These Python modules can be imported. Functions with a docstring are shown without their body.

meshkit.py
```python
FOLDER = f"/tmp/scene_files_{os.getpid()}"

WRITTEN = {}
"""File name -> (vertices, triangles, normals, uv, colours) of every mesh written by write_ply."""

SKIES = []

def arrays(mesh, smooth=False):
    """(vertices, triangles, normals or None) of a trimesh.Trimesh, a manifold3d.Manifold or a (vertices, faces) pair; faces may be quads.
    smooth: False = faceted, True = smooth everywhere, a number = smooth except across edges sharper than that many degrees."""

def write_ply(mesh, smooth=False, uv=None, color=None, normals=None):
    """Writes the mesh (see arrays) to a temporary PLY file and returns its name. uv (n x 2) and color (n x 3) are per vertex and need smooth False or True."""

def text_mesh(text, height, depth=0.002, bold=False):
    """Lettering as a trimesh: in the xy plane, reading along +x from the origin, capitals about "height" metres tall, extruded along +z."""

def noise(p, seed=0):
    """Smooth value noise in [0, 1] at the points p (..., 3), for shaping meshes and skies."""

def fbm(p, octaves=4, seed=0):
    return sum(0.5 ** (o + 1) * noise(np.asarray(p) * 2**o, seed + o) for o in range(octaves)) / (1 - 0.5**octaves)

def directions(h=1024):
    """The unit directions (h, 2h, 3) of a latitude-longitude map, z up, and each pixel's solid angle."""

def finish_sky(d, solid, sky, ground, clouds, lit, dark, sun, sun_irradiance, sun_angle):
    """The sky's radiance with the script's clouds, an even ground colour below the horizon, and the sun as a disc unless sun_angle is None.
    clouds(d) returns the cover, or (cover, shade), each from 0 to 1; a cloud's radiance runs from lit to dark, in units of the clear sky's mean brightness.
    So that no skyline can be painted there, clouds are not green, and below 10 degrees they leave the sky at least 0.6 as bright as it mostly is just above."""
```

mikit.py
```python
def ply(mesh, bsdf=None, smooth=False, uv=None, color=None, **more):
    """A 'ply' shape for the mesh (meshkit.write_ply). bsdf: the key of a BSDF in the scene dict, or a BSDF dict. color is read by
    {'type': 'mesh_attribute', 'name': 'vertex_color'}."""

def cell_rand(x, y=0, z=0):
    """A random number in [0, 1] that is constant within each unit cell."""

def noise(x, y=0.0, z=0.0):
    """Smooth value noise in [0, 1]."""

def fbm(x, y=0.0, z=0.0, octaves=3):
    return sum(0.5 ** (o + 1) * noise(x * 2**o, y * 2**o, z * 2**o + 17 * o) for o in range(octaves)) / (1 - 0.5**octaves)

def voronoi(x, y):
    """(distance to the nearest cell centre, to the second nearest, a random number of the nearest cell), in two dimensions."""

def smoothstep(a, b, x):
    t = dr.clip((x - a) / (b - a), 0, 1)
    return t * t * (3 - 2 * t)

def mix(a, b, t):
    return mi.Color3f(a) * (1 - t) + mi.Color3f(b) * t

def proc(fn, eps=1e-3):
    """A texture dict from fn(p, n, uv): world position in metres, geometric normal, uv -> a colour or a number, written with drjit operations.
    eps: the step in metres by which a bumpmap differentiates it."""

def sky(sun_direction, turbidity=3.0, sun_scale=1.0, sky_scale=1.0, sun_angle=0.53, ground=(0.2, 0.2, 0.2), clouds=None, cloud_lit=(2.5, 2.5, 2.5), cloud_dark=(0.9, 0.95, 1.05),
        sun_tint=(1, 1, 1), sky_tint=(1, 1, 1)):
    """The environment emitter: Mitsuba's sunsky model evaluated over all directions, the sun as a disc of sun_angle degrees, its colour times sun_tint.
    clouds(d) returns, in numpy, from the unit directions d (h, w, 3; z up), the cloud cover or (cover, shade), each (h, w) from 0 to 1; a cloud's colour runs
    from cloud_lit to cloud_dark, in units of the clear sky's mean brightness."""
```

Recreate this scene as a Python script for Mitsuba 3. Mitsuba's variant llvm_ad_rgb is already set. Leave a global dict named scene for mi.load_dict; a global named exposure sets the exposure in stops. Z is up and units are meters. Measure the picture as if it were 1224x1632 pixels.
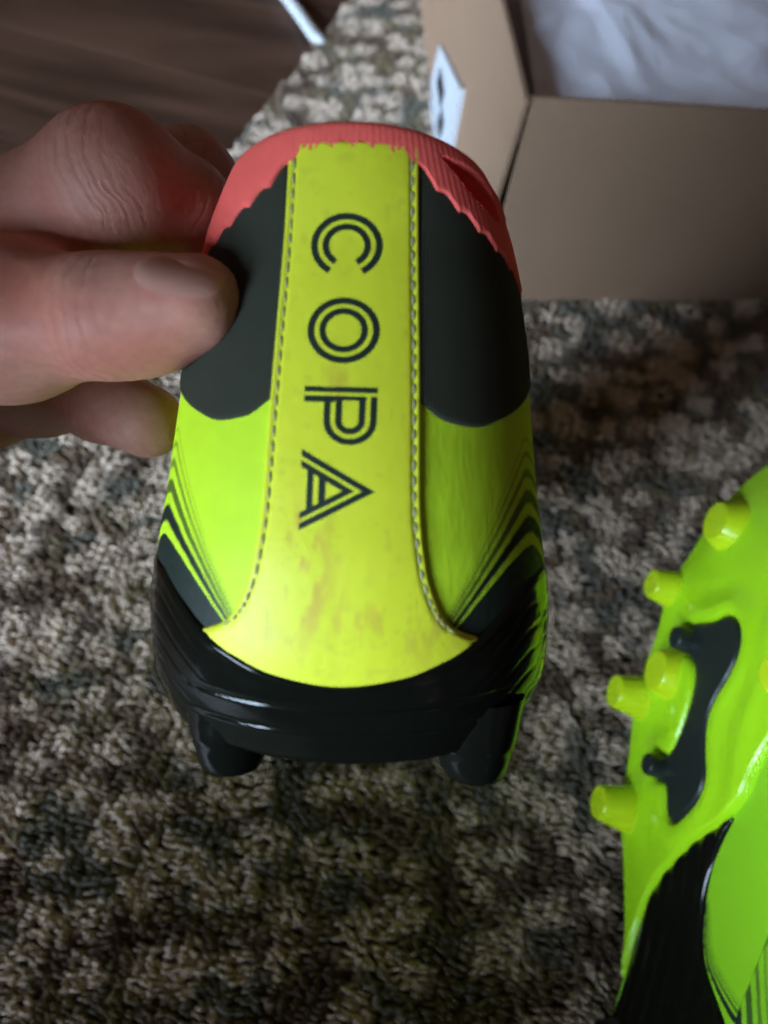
import math
import numpy as np
import trimesh
import manifold3d as m3
import shapely
import drjit as dr
import mitsuba as mi
import mikit, meshkit
from mikit import noise, fbm, voronoi, smoothstep, mix, proc
from scipy.interpolate import CubicSpline, PchipInterpolator
from scipy.spatial.transform import Rotation
T = mi.ScalarTransform4f
rng = np.random.default_rng(11)
scene, labels = {}, {}

# ---------------------------------------------------------------- camera, light, exposure
PITCH = math.radians(61.0)
CAM = np.array([0, 0, .34])
FWD = np.array([0, math.cos(PITCH), -math.sin(PITCH)])
scene['camera'] = {'type': 'thinlens', 'fov': 53.06, 'fov_axis': 'x', 'near_clip': .01, 'far_clip': 50.0,
                   'focus_distance': .15, 'aperture_radius': .00095,
                   'to_world': T().look_at(origin=CAM.tolist(), target=(CAM + FWD).tolist(), up=[0, 0, 1])}
# the room's dim warm bounce light, and the window to the left behind the photographer's left side
scene['room_light'] = {'type': 'constant', 'radiance': {'type': 'rgb', 'value': [.064, .046, .036]}}
WIN = np.array([-1.45, -1.10, .80])
scene['window'] = {'type': 'rectangle', 'to_world': T().look_at(origin=WIN.tolist(), target=[0, .12, .1], up=[0, 0, 1]) @ T().scale([.45, .50, 1]),
                   'bsdf': {'type': 'diffuse', 'reflectance': {'type': 'rgb', 'value': [.7, .7, .7]}},
                   'emitter': {'type': 'area', 'radiance': {'type': 'rgb', 'value': [24.0, 31.0, 39.0]}}}
labels['window'] = {'label': 'bright daylit window to the left behind the photographer', 'category': 'window'}
exposure = 0.0

# ---------------------------------------------------------------- helpers
def add(key, mesh, bsdf, smooth=40, label=None, category=None, group=None, kind=None, uv=None, color=None):
    if key in scene:
        n = 1
        while f'{key}_{n:03d}' in scene:
            n += 1
        key = f'{key}_{n:03d}'
    scene[key] = mikit.ply(mesh, bsdf, smooth, uv=uv, color=color)
    d = {k: v for k, v in dict(label=label, category=category, group=group, kind=kind).items() if v}
    if d:
        labels[key] = d
    return key
def principled(color, rough=.5, spec=.5, **k):
    c = color if isinstance(color, dict) else {'type': 'rgb', 'value': list(color)}
    return {'type': 'twosided', 'bsdf': {'type': 'principled', 'base_color': c, 'roughness': rough, 'specular': spec, **k}}
def bumped(bsdf, fn, scale, eps=2e-4):
    inner = bsdf['bsdf']
    return {'type': 'twosided', 'bsdf': {'type': 'bumpmap', 'arbitrary': proc(fn, eps), 'scale': scale, 'inner': inner}}
def grid_faces(nu, nv):
    i, j = np.meshgrid(np.arange(nu - 1), np.arange(nv - 1), indexing='ij')
    a = (i * nv + j).ravel()
    return np.stack([a, a + nv, a + nv + 1, a + 1], 1)
def tri(q):
    q = np.asarray(q)
    return np.vstack([q[:, [0, 1, 2]], q[:, [0, 2, 3]]])
def tube(path, rad, sides=8, cap=True):
    p = np.asarray(path, float); n = len(p)
    r = np.broadcast_to(rad, (n,)).astype(float)
    t = np.gradient(p, axis=0); t /= np.linalg.norm(t, axis=1, keepdims=True) + 1e-12
    ref = np.array([0, 0, 1.0]) if abs(t[0, 2]) < .9 else np.array([1.0, 0, 0])
    a = np.cross(t, ref); a /= np.linalg.norm(a, axis=1, keepdims=True) + 1e-12
    b = np.cross(t, a)
    ang = np.arange(sides) * 2 * np.pi / sides
    v = p[:, None] + r[:, None, None] * (np.cos(ang)[None, :, None] * a[:, None] + np.sin(ang)[None, :, None] * b[:, None])
    f = []
    for i in range(n - 1):
        for k in range(sides):
            k2 = (k + 1) % sides
            f.append([i * sides + k, (i + 1) * sides + k, (i + 1) * sides + k2, i * sides + k2])
    f = tri(f); v = v.reshape(-1, 3)
    if cap:
        v = np.vstack([v, p[0], p[-1]]); c0, c1 = len(v) - 2, len(v) - 1
        f = np.vstack([f, [[c0, k, (k + 1) % sides] for k in range(sides)], [[c1, (n - 1) * sides + (k + 1) % sides, (n - 1) * sides + k] for k in range(sides)]])
    return v, f
def join(parts):
    vs, fs, n = [], [], 0
    for v, f in parts:
        f = np.asarray(f); f = tri(f) if f.shape[1] == 4 else f
        vs.append(v); fs.append(f + n); n += len(v)
    return np.vstack(vs), np.vstack(fs)
def mesh_of(man):
    m = man.to_mesh()
    return trimesh.Trimesh(np.array(m.vert_properties[:, :3], float), np.array(m.tri_verts), process=False)
def surface_net(F, xs, ys, zs):
    """Naive surface nets of the field F < 0 on a (possibly uneven) grid."""
    ax = (xs, ys, zs); S = F < 0
    nx, ny, nz = F.shape
    acc = np.zeros((nx - 1, ny - 1, nz - 1, 3)); cnt = np.zeros((nx - 1, ny - 1, nz - 1))
    for axis in range(3):
        sl0 = [slice(None)] * 3; sl1 = [slice(None)] * 3
        sl0[axis] = slice(0, -1); sl1[axis] = slice(1, None)
        f0, f1 = F[tuple(sl0)], F[tuple(sl1)]
        idx = np.argwhere((f0 < 0) != (f1 < 0))
        a, b = f0[tuple(idx.T)], f1[tuple(idx.T)]
        t = a / (a - b)
        pos = np.stack([ax[k][idx[:, k]] for k in range(3)], 1).astype(float)
        pos[:, axis] += t * (ax[axis][idx[:, axis] + 1] - ax[axis][idx[:, axis]])
        o = [k for k in range(3) if k != axis]
        for d0 in (0, -1):
            for d1 in (0, -1):
                c = idx.copy(); c[:, o[0]] += d0; c[:, o[1]] += d1
                ok = (c >= 0).all(1) & (c < np.array(acc.shape[:3])).all(1)
                np.add.at(acc, tuple(c[ok].T), pos[ok]); np.add.at(cnt, tuple(c[ok].T), 1)
    use = cnt > 0
    vid = np.full(cnt.shape, -1); vid[use] = np.arange(use.sum())
    v = acc[use] / cnt[use][:, None]
    quads = []
    for axis in range(3):
        sl0 = [slice(None)] * 3; sl1 = [slice(None)] * 3
        sl0[axis] = slice(0, -1); sl1[axis] = slice(1, None)
        s0, s1 = S[tuple(sl0)], S[tuple(sl1)]
        idx = np.argwhere(s0 != s1); flip = s0[tuple(idx.T)]
        o = [(axis + 1) % 3, (axis + 2) % 3]
        ok = (idx[:, o[0]] > 0) & (idx[:, o[1]] > 0) & (idx[:, o[0]] < cnt.shape[o[0]]) & (idx[:, o[1]] < cnt.shape[o[1]])
        idx, flip = idx[ok], flip[ok]
        def at(d0, d1):
            c = idx.copy(); c[:, o[0]] += d0; c[:, o[1]] += d1
            return vid[tuple(c.T)]
        q = np.stack([at(-1, -1), at(0, -1), at(0, 0), at(-1, 0)], 1)
        quads.append(np.where(flip[:, None], q, q[:, ::-1]))
    return v, tri(np.vstack(quads))
def smin(a, b, k):
    h = np.clip(.5 + .5 * (b - a) / k, 0, 1)
    return b * (1 - h) + a * h - k * h * (1 - h)
def capsule(P, a, b, ra, rb, flat=None):
    a, b = np.asarray(a, float), np.asarray(b, float)
    ab = b - a; pa = P - a
    t = np.clip((pa @ ab) / (ab @ ab), 0, 1)
    return np.linalg.norm(pa - t[..., None] * ab, axis=-1) - (ra + (rb - ra) * t)

# ---------------------------------------------------------------- boot surface (boot frame, centimetres)
ZK = [-.6, 0, 1, 2, 3, 4, 5.2, 6.5, 8, 9.0, 9.6]
W_HEEL = PchipInterpolator(ZK, [2.95, 3.12, 3.45, 3.46, 3.36, 3.2, 3.07, 2.93, 2.58, 2.06, 1.62])
W_BALL = PchipInterpolator(ZK, [4.3, 4.55, 4.75, 4.7, 4.35, 3.9, 3.35, 2.85, 2.3, 1.9, 1.7])
Y_BACK = PchipInterpolator([-.6, 0, .6, 1.2, 2, 3, 4, 5, 6, 7, 8, 9.0, 9.6], [1.0, .75, .45, .2, .03, 0, .12, .33, .58, .8, .95, .97, 1.1])
Y_FRONT = PchipInterpolator(ZK, [25.6, 26.0, 26.7, 26.9, 26.4, 25.0, 22.0, 17.5, 13.2, 11.2, 10.2])
TZ = np.linspace(-.6, 9.6, 103)
NF = 421
def half_outline(z):
    w, y0, wb, yf = float(W_HEEL(z)), float(Y_BACK(z)), float(W_BALL(z)), float(Y_FRONT(z))
    k = np.clip(w / 3.2, .6, 1.1)
    rear = np.array([[-.42, .25], [0, 0], [.42, .22], [.78, 1.0], [.97, 2.2], [1.0, 3.8], [.98, 6.5]]) * [w, k] + [0, y0]
    y6 = rear[-1, 1]
    n = np.clip((yf - y6) / 12, 0, 1)
    rear[-1, 0] *= 1 - .10 * n
    front = np.array([[.30, 1.0 - .06 * n], [.55, 1.0], [.8, .8], [.94, .47], [1.0, 0], [.94, -.47]])
    fr = np.stack([front[:, 1] * wb, y6 + front[:, 0] * (yf - y6)], 1)
    p = np.vstack([rear, fr])
    t = np.r_[0, np.cumsum(np.linalg.norm(np.diff(p, axis=0), axis=1))]
    q = CubicSpline(t, p)(np.linspace(t[1], t[-2], 900))
    s = np.r_[0, np.cumsum(np.linalg.norm(np.diff(q, axis=0), axis=1))]
    f = np.linspace(0, 1, NF)
    return np.stack([np.interp(f * s[-1], s, q[:, i]) for i in (0, 1)], 1), s[-1]
_tab = [half_outline(z) for z in TZ]
TAB, TLEN = np.array([a for a, _ in _tab]), np.array([b for _, b in _tab])
def length(z):
    return np.interp(z, TZ, TLEN)
def spring(y):
    return 1.3 * np.clip((y - 17) / 9.5, 0, 1.2) ** 2 + .35 * np.exp(-((y - 9.5) / 3.2) ** 2)
def base_f(f, z):
    """Point of the boot's skin: f in [-1, 1] = fraction of the half girth from the heel seam (sign = side), z = height."""
    f, z = np.broadcast_arrays(np.asarray(f, float), np.asarray(z, float))
    a = np.clip(np.abs(f), 0, 1) * (NF - 1); i = np.clip(a.astype(int), 0, NF - 2); u = (a - i)[..., None]
    b = np.clip((z - TZ[0]) / (TZ[1] - TZ[0]), 0, len(TZ) - 1 - 1e-6); j = b.astype(int); v = (b - j)[..., None]
    p = (TAB[j, i] * (1 - u) + TAB[j, i + 1] * u) * (1 - v) + (TAB[j + 1, i] * (1 - u) + TAB[j + 1, i + 1] * u) * v
    x, y = p[..., 0] * np.where(f < 0, -1, 1), p[..., 1]
    return np.stack([x, y, z + spring(y) * np.clip(1 - (z - 3) / 6, 0, 1)], -1)
def base(s, z):
    s, z = np.broadcast_arrays(np.asarray(s, float), np.asarray(z, float))
    return base_f(s / length(z), z)
def normal(s, z, h=.04):
    du, dv = base(s + h, z) - base(s - h, z), base(s, np.minimum(z + h, 9.6)) - base(s, z - h)
    n = np.cross(du, dv)
    return n / (np.linalg.norm(n, axis=-1, keepdims=True) + 1e-12)
def skin(s, z, d=0.0):
    return base(s, z) + normal(s, z) * np.asarray(d)[..., None]

# ---------------------------------------------------------------- boot parts
GIRTH = float(length(2.0))
KNOT = lambda a: PchipInterpolator(*np.array(a, float).T, extrapolate=True)
strip_half = KNOT([(1.98, 2.13), (2.2, 1.66), (2.48, 1.45), (3.05, 1.25), (3.95, 1.13), (4.85, 1.1), (6.1, 1.06), (7.55, 1.0), (9.1, .94)])
counter_z = KNOT([(0, .5), (1.4, 1.75), (1.82, 2.2), (2.4, 2.75), (3.0, 3.13), (3.45, 3.24), (3.95, 3.06), (5.0, 2.5), (6.5, 1.7), (8.2, .7), (9.5, -.2), (14, -2), (40, -2)])
cup_z = KNOT([(0, 1.36), (.93, 1.5), (1.6, 1.76), (2.12, 2.0), (2.65, 2.36), (3.43, 2.74), (4.3, 2.8), (5.5, 2.35), (7, 1.5), (8.5, .55), (9.6, -.1), (40, -.1)])
dark_bottom = KNOT([(.9, 5.55), (1.12, 5.36), (1.5, 5.12), (2.0, 5.05), (2.6, 5.2), (3.3, 5.46), (4.1, 5.85), (5.2, 6.35), (6.4, 6.75)])
collar_low = KNOT([(0, 9.02), (.5, 8.98), (.9, 8.86), (1.3, 8.47), (1.65, 8.2), (2.1, 7.86), (2.7, 7.5), (3.6, 7.2), (4.6, 6.98), (6.4, 6.8), (8.5, 7.3), (11, 8.1), (40, 8.3)])
TOPZ = KNOT([(0, 9.27), (.9, 9.24), (1.6, 9.16), (2.3, 9.05), (3.2, 8.92), (4.5, 8.85), (7, 8.9), (9, 9.2), (40, 9.3)])

def edge_ramp(n, e):
    """Parameters from 0 to 1 with close rows at both ends, and the profile 0..1 that rounds a patch's rim."""
    t = np.r_[0, e * .15, e * .5, e, np.linspace(e, 1 - e, n)[1:-1], 1 - e, 1 - e * .5, 1 - e * .15, 1]
    p = np.r_[-.35, .45, .85, 1, np.ones(n - 2), 1, .85, .45, -.35]
    return t, p
def patch(smap, zmap, d, nu, nv, eu, ev, extra=None, place=None, mirror=1):
    u, pu = edge_ramp(nu, eu); v, pv = edge_ramp(nv, ev)
    U, V = np.meshgrid(u, v, indexing='ij')
    prof = np.minimum(pu[:, None], pv[None, :])
    s, z = smap(U, V), zmap(U, V)
    D = d * prof + (extra(s, z) * np.clip(prof, 0, 1) if extra is not None else 0)
    P = skin(s, z, D)
    return P.reshape(-1, 3), grid_faces(len(u), len(v)), np.stack([s, z], -1).reshape(-1, 2)

def under(x, y):
    w = np.interp(y, [0, 3, 8, 12, 17, 21, 25], [2.6, 3.2, 3.0, 3.8, 4.5, 4.1, 2.4])
    return spring(y) - .03 - (.06 + .10 * np.clip((y - 2) / 3, 0, 1)) * np.clip(1 - (x / w) ** 2, 0, 1)
def plate(poly, thick, inset=.07, cell=.16, holes=(), ridge=None):
    """A plate following the underside: outline in sole coordinates (x, y), rounded rim; built downwards."""
    g = shapely.Polygon(poly).buffer(0)
    g = g.buffer(.05, join_style=1).buffer(-.08, join_style=1).buffer(.03, join_style=1)
    for h in holes:
        g = g.difference(h)
    layers = []
    for off, h0, h1 in ((0.0, -.25, thick * .45), (-inset * .45, -.25, thick * .8), (-inset, -.25, thick)):
        gg = g.buffer(off, join_style=1)
        for q in getattr(gg, 'geoms', [gg]):
            if q.area < .02:
                continue
            cs = m3.CrossSection([np.array(r.coords)[:-1] for r in [q.exterior, *q.interiors]], m3.FillRule.EvenOdd)
            layers.append(m3.Manifold.extrude(cs, h1 - h0).translate([0, 0, h0]))
    man = m3.Manifold.batch_boolean(layers, m3.OpType.Add).refine_to_length(cell)
    t = mesh_of(man); v = np.array(t.vertices)
    h = v[:, 2].copy()
    if ridge is not None:
        h = h + np.where(h > 0, ridge(v[:, 0], v[:, 1]), 0)
    v[:, 2] = under(v[:, 0], v[:, 1]) - h
    m = trimesh.Trimesh(v, np.array(t.faces)[:, ::-1], process=False)
    m = trimesh.smoothing.filter_taubin(m, iterations=6)
    return np.array(m.vertices), np.array(m.faces)
def stud(x, y, hgt, r0, r1, flat=1.0, tilt=(0, 0)):
    """A conical stud with a flared foot and a rounded tip, pointing down."""
    prof = [(r0 + .2, -.8), (r0 + .1, -.02), (r0 + .04, .1), (r0, .25), ((r0 + r1) / 2, .25 + (hgt - .25) * .5), (r1 + .01, hgt - .07), (r1 - .02, hgt - .015), (r1 - .06, hgt), (r1 * .5, hgt + .004), (0, hgt + .005)]
    n = 28; a = np.arange(n) * 2 * np.pi / n
    v = []
    for r, h in prof:
        k = np.clip(h, 0, None)
        v.append(np.stack([x + r * np.cos(a) + tilt[0] * k, y + flat * r * np.sin(a) + tilt[1] * k, under(np.full(n, x), np.full(n, y)) - h], 1))
    return np.vstack(v), tri(np.vstack([np.array([[i * n + k, i * n + (k + 1) % n, (i + 1) * n + (k + 1) % n, (i + 1) * n + k] for k in range(n)]) for i in range(len(prof) - 1)]))
INLAY = [(-.22, 19.85), (-1.03, 19.4), (-1.28, 18.54), (-.96, 17.72), (-.49, 17.08), (-.22, 16.25), (-.39, 15.28), (-.68, 14.55), (-.45, 13.84), (.37, 13.08), (.87, 12.77), (1.3, 12.97), (1.5, 13.93), (2.1, 14.0), (2.4, 14.33), (2.2, 14.74), (1.44, 14.99), (1.01, 16.1), (.78, 17.18), (.99, 18.03), (1.8, 18.44), (2.08, 19.13), (1.75, 19.52), (.52, 19.51)]
LIME = [(2.68, 7.0), (3.05, 8.4), (3.75, 9.8), (4.25, 11.4), (4.5, 13.0), (4.72, 15.4), (4.7, 17.2), (4.5, 18.3), (4.15, 20.1), (3.55, 22.4), (2.9, 23.7), (1.8, 24.9), (0, 25.7), (-1.8, 25.2), (-3.1, 23.6), (-3.8, 21), (-4.1, 18.5), (-3.7, 16.8), (-3.14, 16.0), (-2.7, 15.1), (-2.54, 14.5), (-2.1, 13.88), (-1.3, 13.23), (-.26, 12.57), (.68, 11.76), (1.56, 10.92), (2.1, 10.16), (2.5, 9.21), (2.6, 8.35)]
HEEL = [(2.6, 6.9), (2.6, 8.35), (2.5, 9.21), (2.1, 10.16), (1.56, 10.92), (.68, 11.76), (-.26, 12.57), (-1.3, 13.23), (-2.1, 13.85), (-1.64, 13.1), (-1.18, 12.09), (-.97, 10.97), (-1.08, 9.96), (-1.35, 9.37), (-1.88, 8.91), (-2.65, 8.3), (-3.0, 7.5), (-3.15, 5), (-3.05, 3), (-2.5, 1.7), (-1.4, .95), (0, .7), (1.4, .95), (2.5, 1.7), (3.05, 3), (2.95, 5)]
def under_uv(B):
    """Girth coordinates for the underside, so that the printed stripes follow the waist of the heel plate."""
    x, y = B[..., 0], B[..., 1]
    d = -shapely.distance(shapely.LineString([(-.97, 10.97), (-1.08, 9.96), (-1.35, 9.37), (-1.88, 8.91), (-2.65, 8.3), (-3.4, 7.7)]), shapely.points(x, y))
    q = np.where(x < -.9, -d * (1.7 + np.clip(y - 9, -.5, 9) * 2.2), 3.0)
    return np.stack([np.full(x.shape, 5.0), counter_z(5.0) + np.clip(q, .05, 3)], -1)
LIME_STUDS = [(3.55, 20.8, 1.15, .76, .55, (.12, .05)), (3.8, 16.6, 1.4, .86, .60, (.15, 0)), (3.7, 12.6, 1.4, .86, .60, (.15, 0)), (-3.9, 21.2, 1.1, .7, .52, (-.12, 0)), (-4.2, 17.8, 1.3, .8, .56, (-.15, 0)), (1.0, 23.0, .85, 1.05, .72, (0, .1)), (2.35, 17.6, .8, 1.0, .72, (0, 0))]
def lime_relief(x, y):
    """Moulded relief of the sole plate: a rim round the inlay, mounds under the studs and a spine along the edge."""
    d = shapely.distance(shapely.Polygon(INLAY), shapely.points(x, y))
    h = .07 * np.exp(-((d - .42) / .22) ** 2) - .05 * np.exp(-((d - 1.15) / .35) ** 2)
    for sx, sy, *_ in LIME_STUDS:
        h = h + .24 * np.exp(-((x - sx) ** 2 + (y - sy) ** 2) / 1.05 ** 2)
    for k in (14.4, 18.6):
        h = h - .10 * np.exp(-((x - 3.7) / .5) ** 2 - ((y - k) / 1.0) ** 2)
    return h + .10 * np.exp(-((x + 2.1 + .12 * (y - 16)) / .45) ** 2) * (y > 10)
def rounded(p, n=2):
    p = np.array(p, float)
    for _ in range(n):
        q = np.roll(p, -1, 0); p = np.stack([.75 * p + .25 * q, .25 * p + .75 * q], 1).reshape(-1, 2)
    return p
INLAY = np.array(shapely.union_all([shapely.Polygon(rounded(INLAY, 1)), shapely.Point(1.72, 18.85).buffer(.50), shapely.Point(2.02, 14.4).buffer(.46)]).buffer(.12).buffer(-.12).simplify(.01).exterior.coords)[:-1]
INLAY, LIME, HEEL = rounded(INLAY, 1), rounded(LIME), rounded(HEEL, 3)
def letter_shapes():
    """C, O, P, A with an inline gap, as (across, along) outlines in cm; 'across' is the reading height."""
    ring = lambda r0, r1, ky=.93: shapely.affinity.scale(shapely.Point(0, 0).buffer(r0, 48).difference(shapely.Point(0, 0).buffer(r1, 48)), 1, ky)
    o = shapely.union_all([ring(.51, .41), ring(.345, .25)])
    wedge = shapely.Polygon([(0, 0), (-.62, -1), (.62, -1)])
    c = o.difference(wedge)
    # P, turned a quarter clockwise: the stem runs across, the bowl hangs below it
    u = lambda w, d: shapely.union_all([shapely.box(-w, -d, w, 0), shapely.affinity.translate(shapely.affinity.scale(shapely.Point(0, 0).buffer(1, 32), w, .34 * w / .37), 0, -d)])
    bowl = u(.37, .34).difference(u(.275, .34)).union(u(.21, .34).difference(u(.115, .34)))
    stem = shapely.box(-.51, .05, .51, .13).union(shapely.box(-.51, -.09, -.08, 0)).union(shapely.box(-.08, -.06, .36, 0))
    bowl = shapely.affinity.translate(bowl, .14, 0).intersection(shapely.box(-1, -1, 1, .02))
    p = stem.union(bowl)
    leg = lambda x1, x0=-.51: shapely.Polygon([(x0, .544 * (x1 - x0)), (x0, -.544 * (x1 - x0)), (x1, 0)])
    a = leg(.52).difference(leg(.34, -.8)).union(leg(.24).difference(leg(.07, -.8)))
    a = a.union(leg(.20).intersection(shapely.box(-.42, -1, -.33, 1).union(shapely.box(-.26, -1, -.16, 1))))
    return [('C', c, 7.59), ('O', o, 6.36), ('P', p, 5.42), ('A', a, 4.11)]
def strip_point(sx, z, d):
    return skin(sx, z, d)
STRIP_D = .09
def build_boot(root, R, t, label, group, mats, mirror_x=False):
    crease = -1 if mirror_x else 1
    labels[root] = {'label': label, 'category': 'football boot', 'group': group}
    def put(name, v, f, bsdf, smooth=40, uv=None, color=None, **k):
        v = np.array(v, float)
        f = np.asarray(f); f = tri(f) if f.shape[1] == 4 else f
        if mirror_x:
            v[:, 0] *= -1; f = f[:, ::-1]
            if uv is not None:
                uv = uv * [-1, 1]
        return add(root + '__' + name, (t + v * .01 @ R.T, f), bsdf, True if uv is not None else smooth, uv=uv, **k)
    # upper: one closed skin with its underside, print by (girth, height)
    fz = np.linspace(-1, 1, 321); zz = np.r_[np.linspace(-.12, 9.3, 96)]
    Fm, Km = np.meshgrid(fz, np.linspace(0, 1, 96), indexing='ij')
    ztop = np.minimum(9.2, collar_low(np.abs(Fm) * float(length(7.5))) + .3)
    Zm = -.12 + (ztop + .12) * Km
    P = base_f(Fm, Zm); S = Fm * length(Zm)
    low = P[:, 0]
    rows = [low]; k = np.linspace(0, 1, 14)[1:]
    n = len(fz); mid = n // 2
    # underside: rows from side to side, folded over the fore-aft centre line
    half_r = base_f(np.abs(fz[mid:]), -.12)
    A = np.linspace(-1, 1, 91)
    B = half_r[:, None, :] * np.stack([A, np.ones_like(A), np.ones_like(A)], -1)[None]
    B[..., 2] = np.where(np.abs(A) < 1, under(B[..., 0], B[..., 1]), B[..., 2])
    v = np.vstack([P.reshape(-1, 3), B.reshape(-1, 3)])
    f1 = grid_faces(n, len(zz)); f2 = grid_faces(len(half_r), len(A))[:, ::-1] + P.shape[0] * P.shape[1]
    uvs = np.vstack([np.stack([S, Zm], -1).reshape(-1, 2), under_uv(B).reshape(-1, 2)])
    put('upper', v, np.vstack([f1, f2]), mats['upper'], uv=uvs)
    # heel strip
    zc0, ze0 = lambda V: 1.3 + (9.08 - 1.3) * V, lambda V: 1.98 + (9.08 - 1.98) * V
    def sz(U, V):
        V = V ** 1.25; w = 2 * U - 1
        return w * strip_half(ze0(V)), zc0(V) + (ze0(V) - zc0(V)) * w * w
    hem = lambda s, z: -.03 * np.exp(-((np.abs(s) - strip_half(np.clip(z, 1.98, 9.1)) + .115) / .03) ** 2)
    v, f, uv = patch(lambda U, V: sz(U, V)[0], lambda U, V: sz(U, V)[1], STRIP_D, 81, 120, .02, .006, extra=hem)
    key = put('heel_strip', v, f, mats['strip'], uv=uv)
    base_key = 'heel_strip__'
    for sg in (-1, 1):
        th = []
        zs = np.r_[np.linspace(2.1, 2.5, 5), np.arange(2.66, 8.9, .215)]
        pts = np.array([(sg * (strip_half(z) - .115), z) for z in zs])
        for (s0, z0), (s1, z1) in zip(pts[:-1], pts[1:]):
            q = np.linspace(.08, .86, 5)
            path = skin(s0 + (s1 - s0) * q + sg * .012 * (q - .5), z0 + (z1 - z0) * q, STRIP_D - .018 + .022 * np.sin(np.pi * np.linspace(0, 1, 5)))
            th.append(tube(path, np.array([.008, .017, .020, .017, .008]), 6))
        v, f = join(th)
        put(base_key + 'stitching', v, f, 'thread', kind='stuff', label='pale grey stitches along the strip edge')
    for name, g, z0 in letter_shapes():
        lay = []
        for q in getattr(g, 'geoms', [g]):
            cs = m3.CrossSection([np.array(r.coords)[:-1] for r in [q.exterior, *q.interiors]], m3.FillRule.EvenOdd)
            lay.append(m3.Manifold.extrude(cs, 1.0))
        tm = mesh_of(m3.Manifold.batch_boolean(lay, m3.OpType.Add).refine_to_length(.06)); lv = np.array(tm.vertices)
        hgt = np.where(lv[:, 2] > .5, STRIP_D + .004, STRIP_D - .02)
        flip = -1 if mirror_x else 1
        put(base_key + 'letter', skin(flip * (lv[:, 0] - .05), z0 + lv[:, 1], hgt), np.array(tm.faces)[:, ::flip], 'black_print', smooth=30, label=f'dark letter {name} printed sideways')
    # dark quarter panels beside the strip
    for sg in (-1, 1):
        a0 = lambda V: .93
        smap = lambda U, V: sg * (.97 + (6.3 - .97) * U)
        zmap = lambda U, V: dark_bottom(np.abs(smap(U, V))) + (collar_low(np.abs(smap(U, V))) + .3 - dark_bottom(np.abs(smap(U, V)))) * V
        v, f, uv = patch(smap, zmap, .045, 90, 50, .012, .02)
        put('quarter_panel', v, f if sg > 0 else f[:, ::-1], 'dark_knit', uv=uv)
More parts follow.
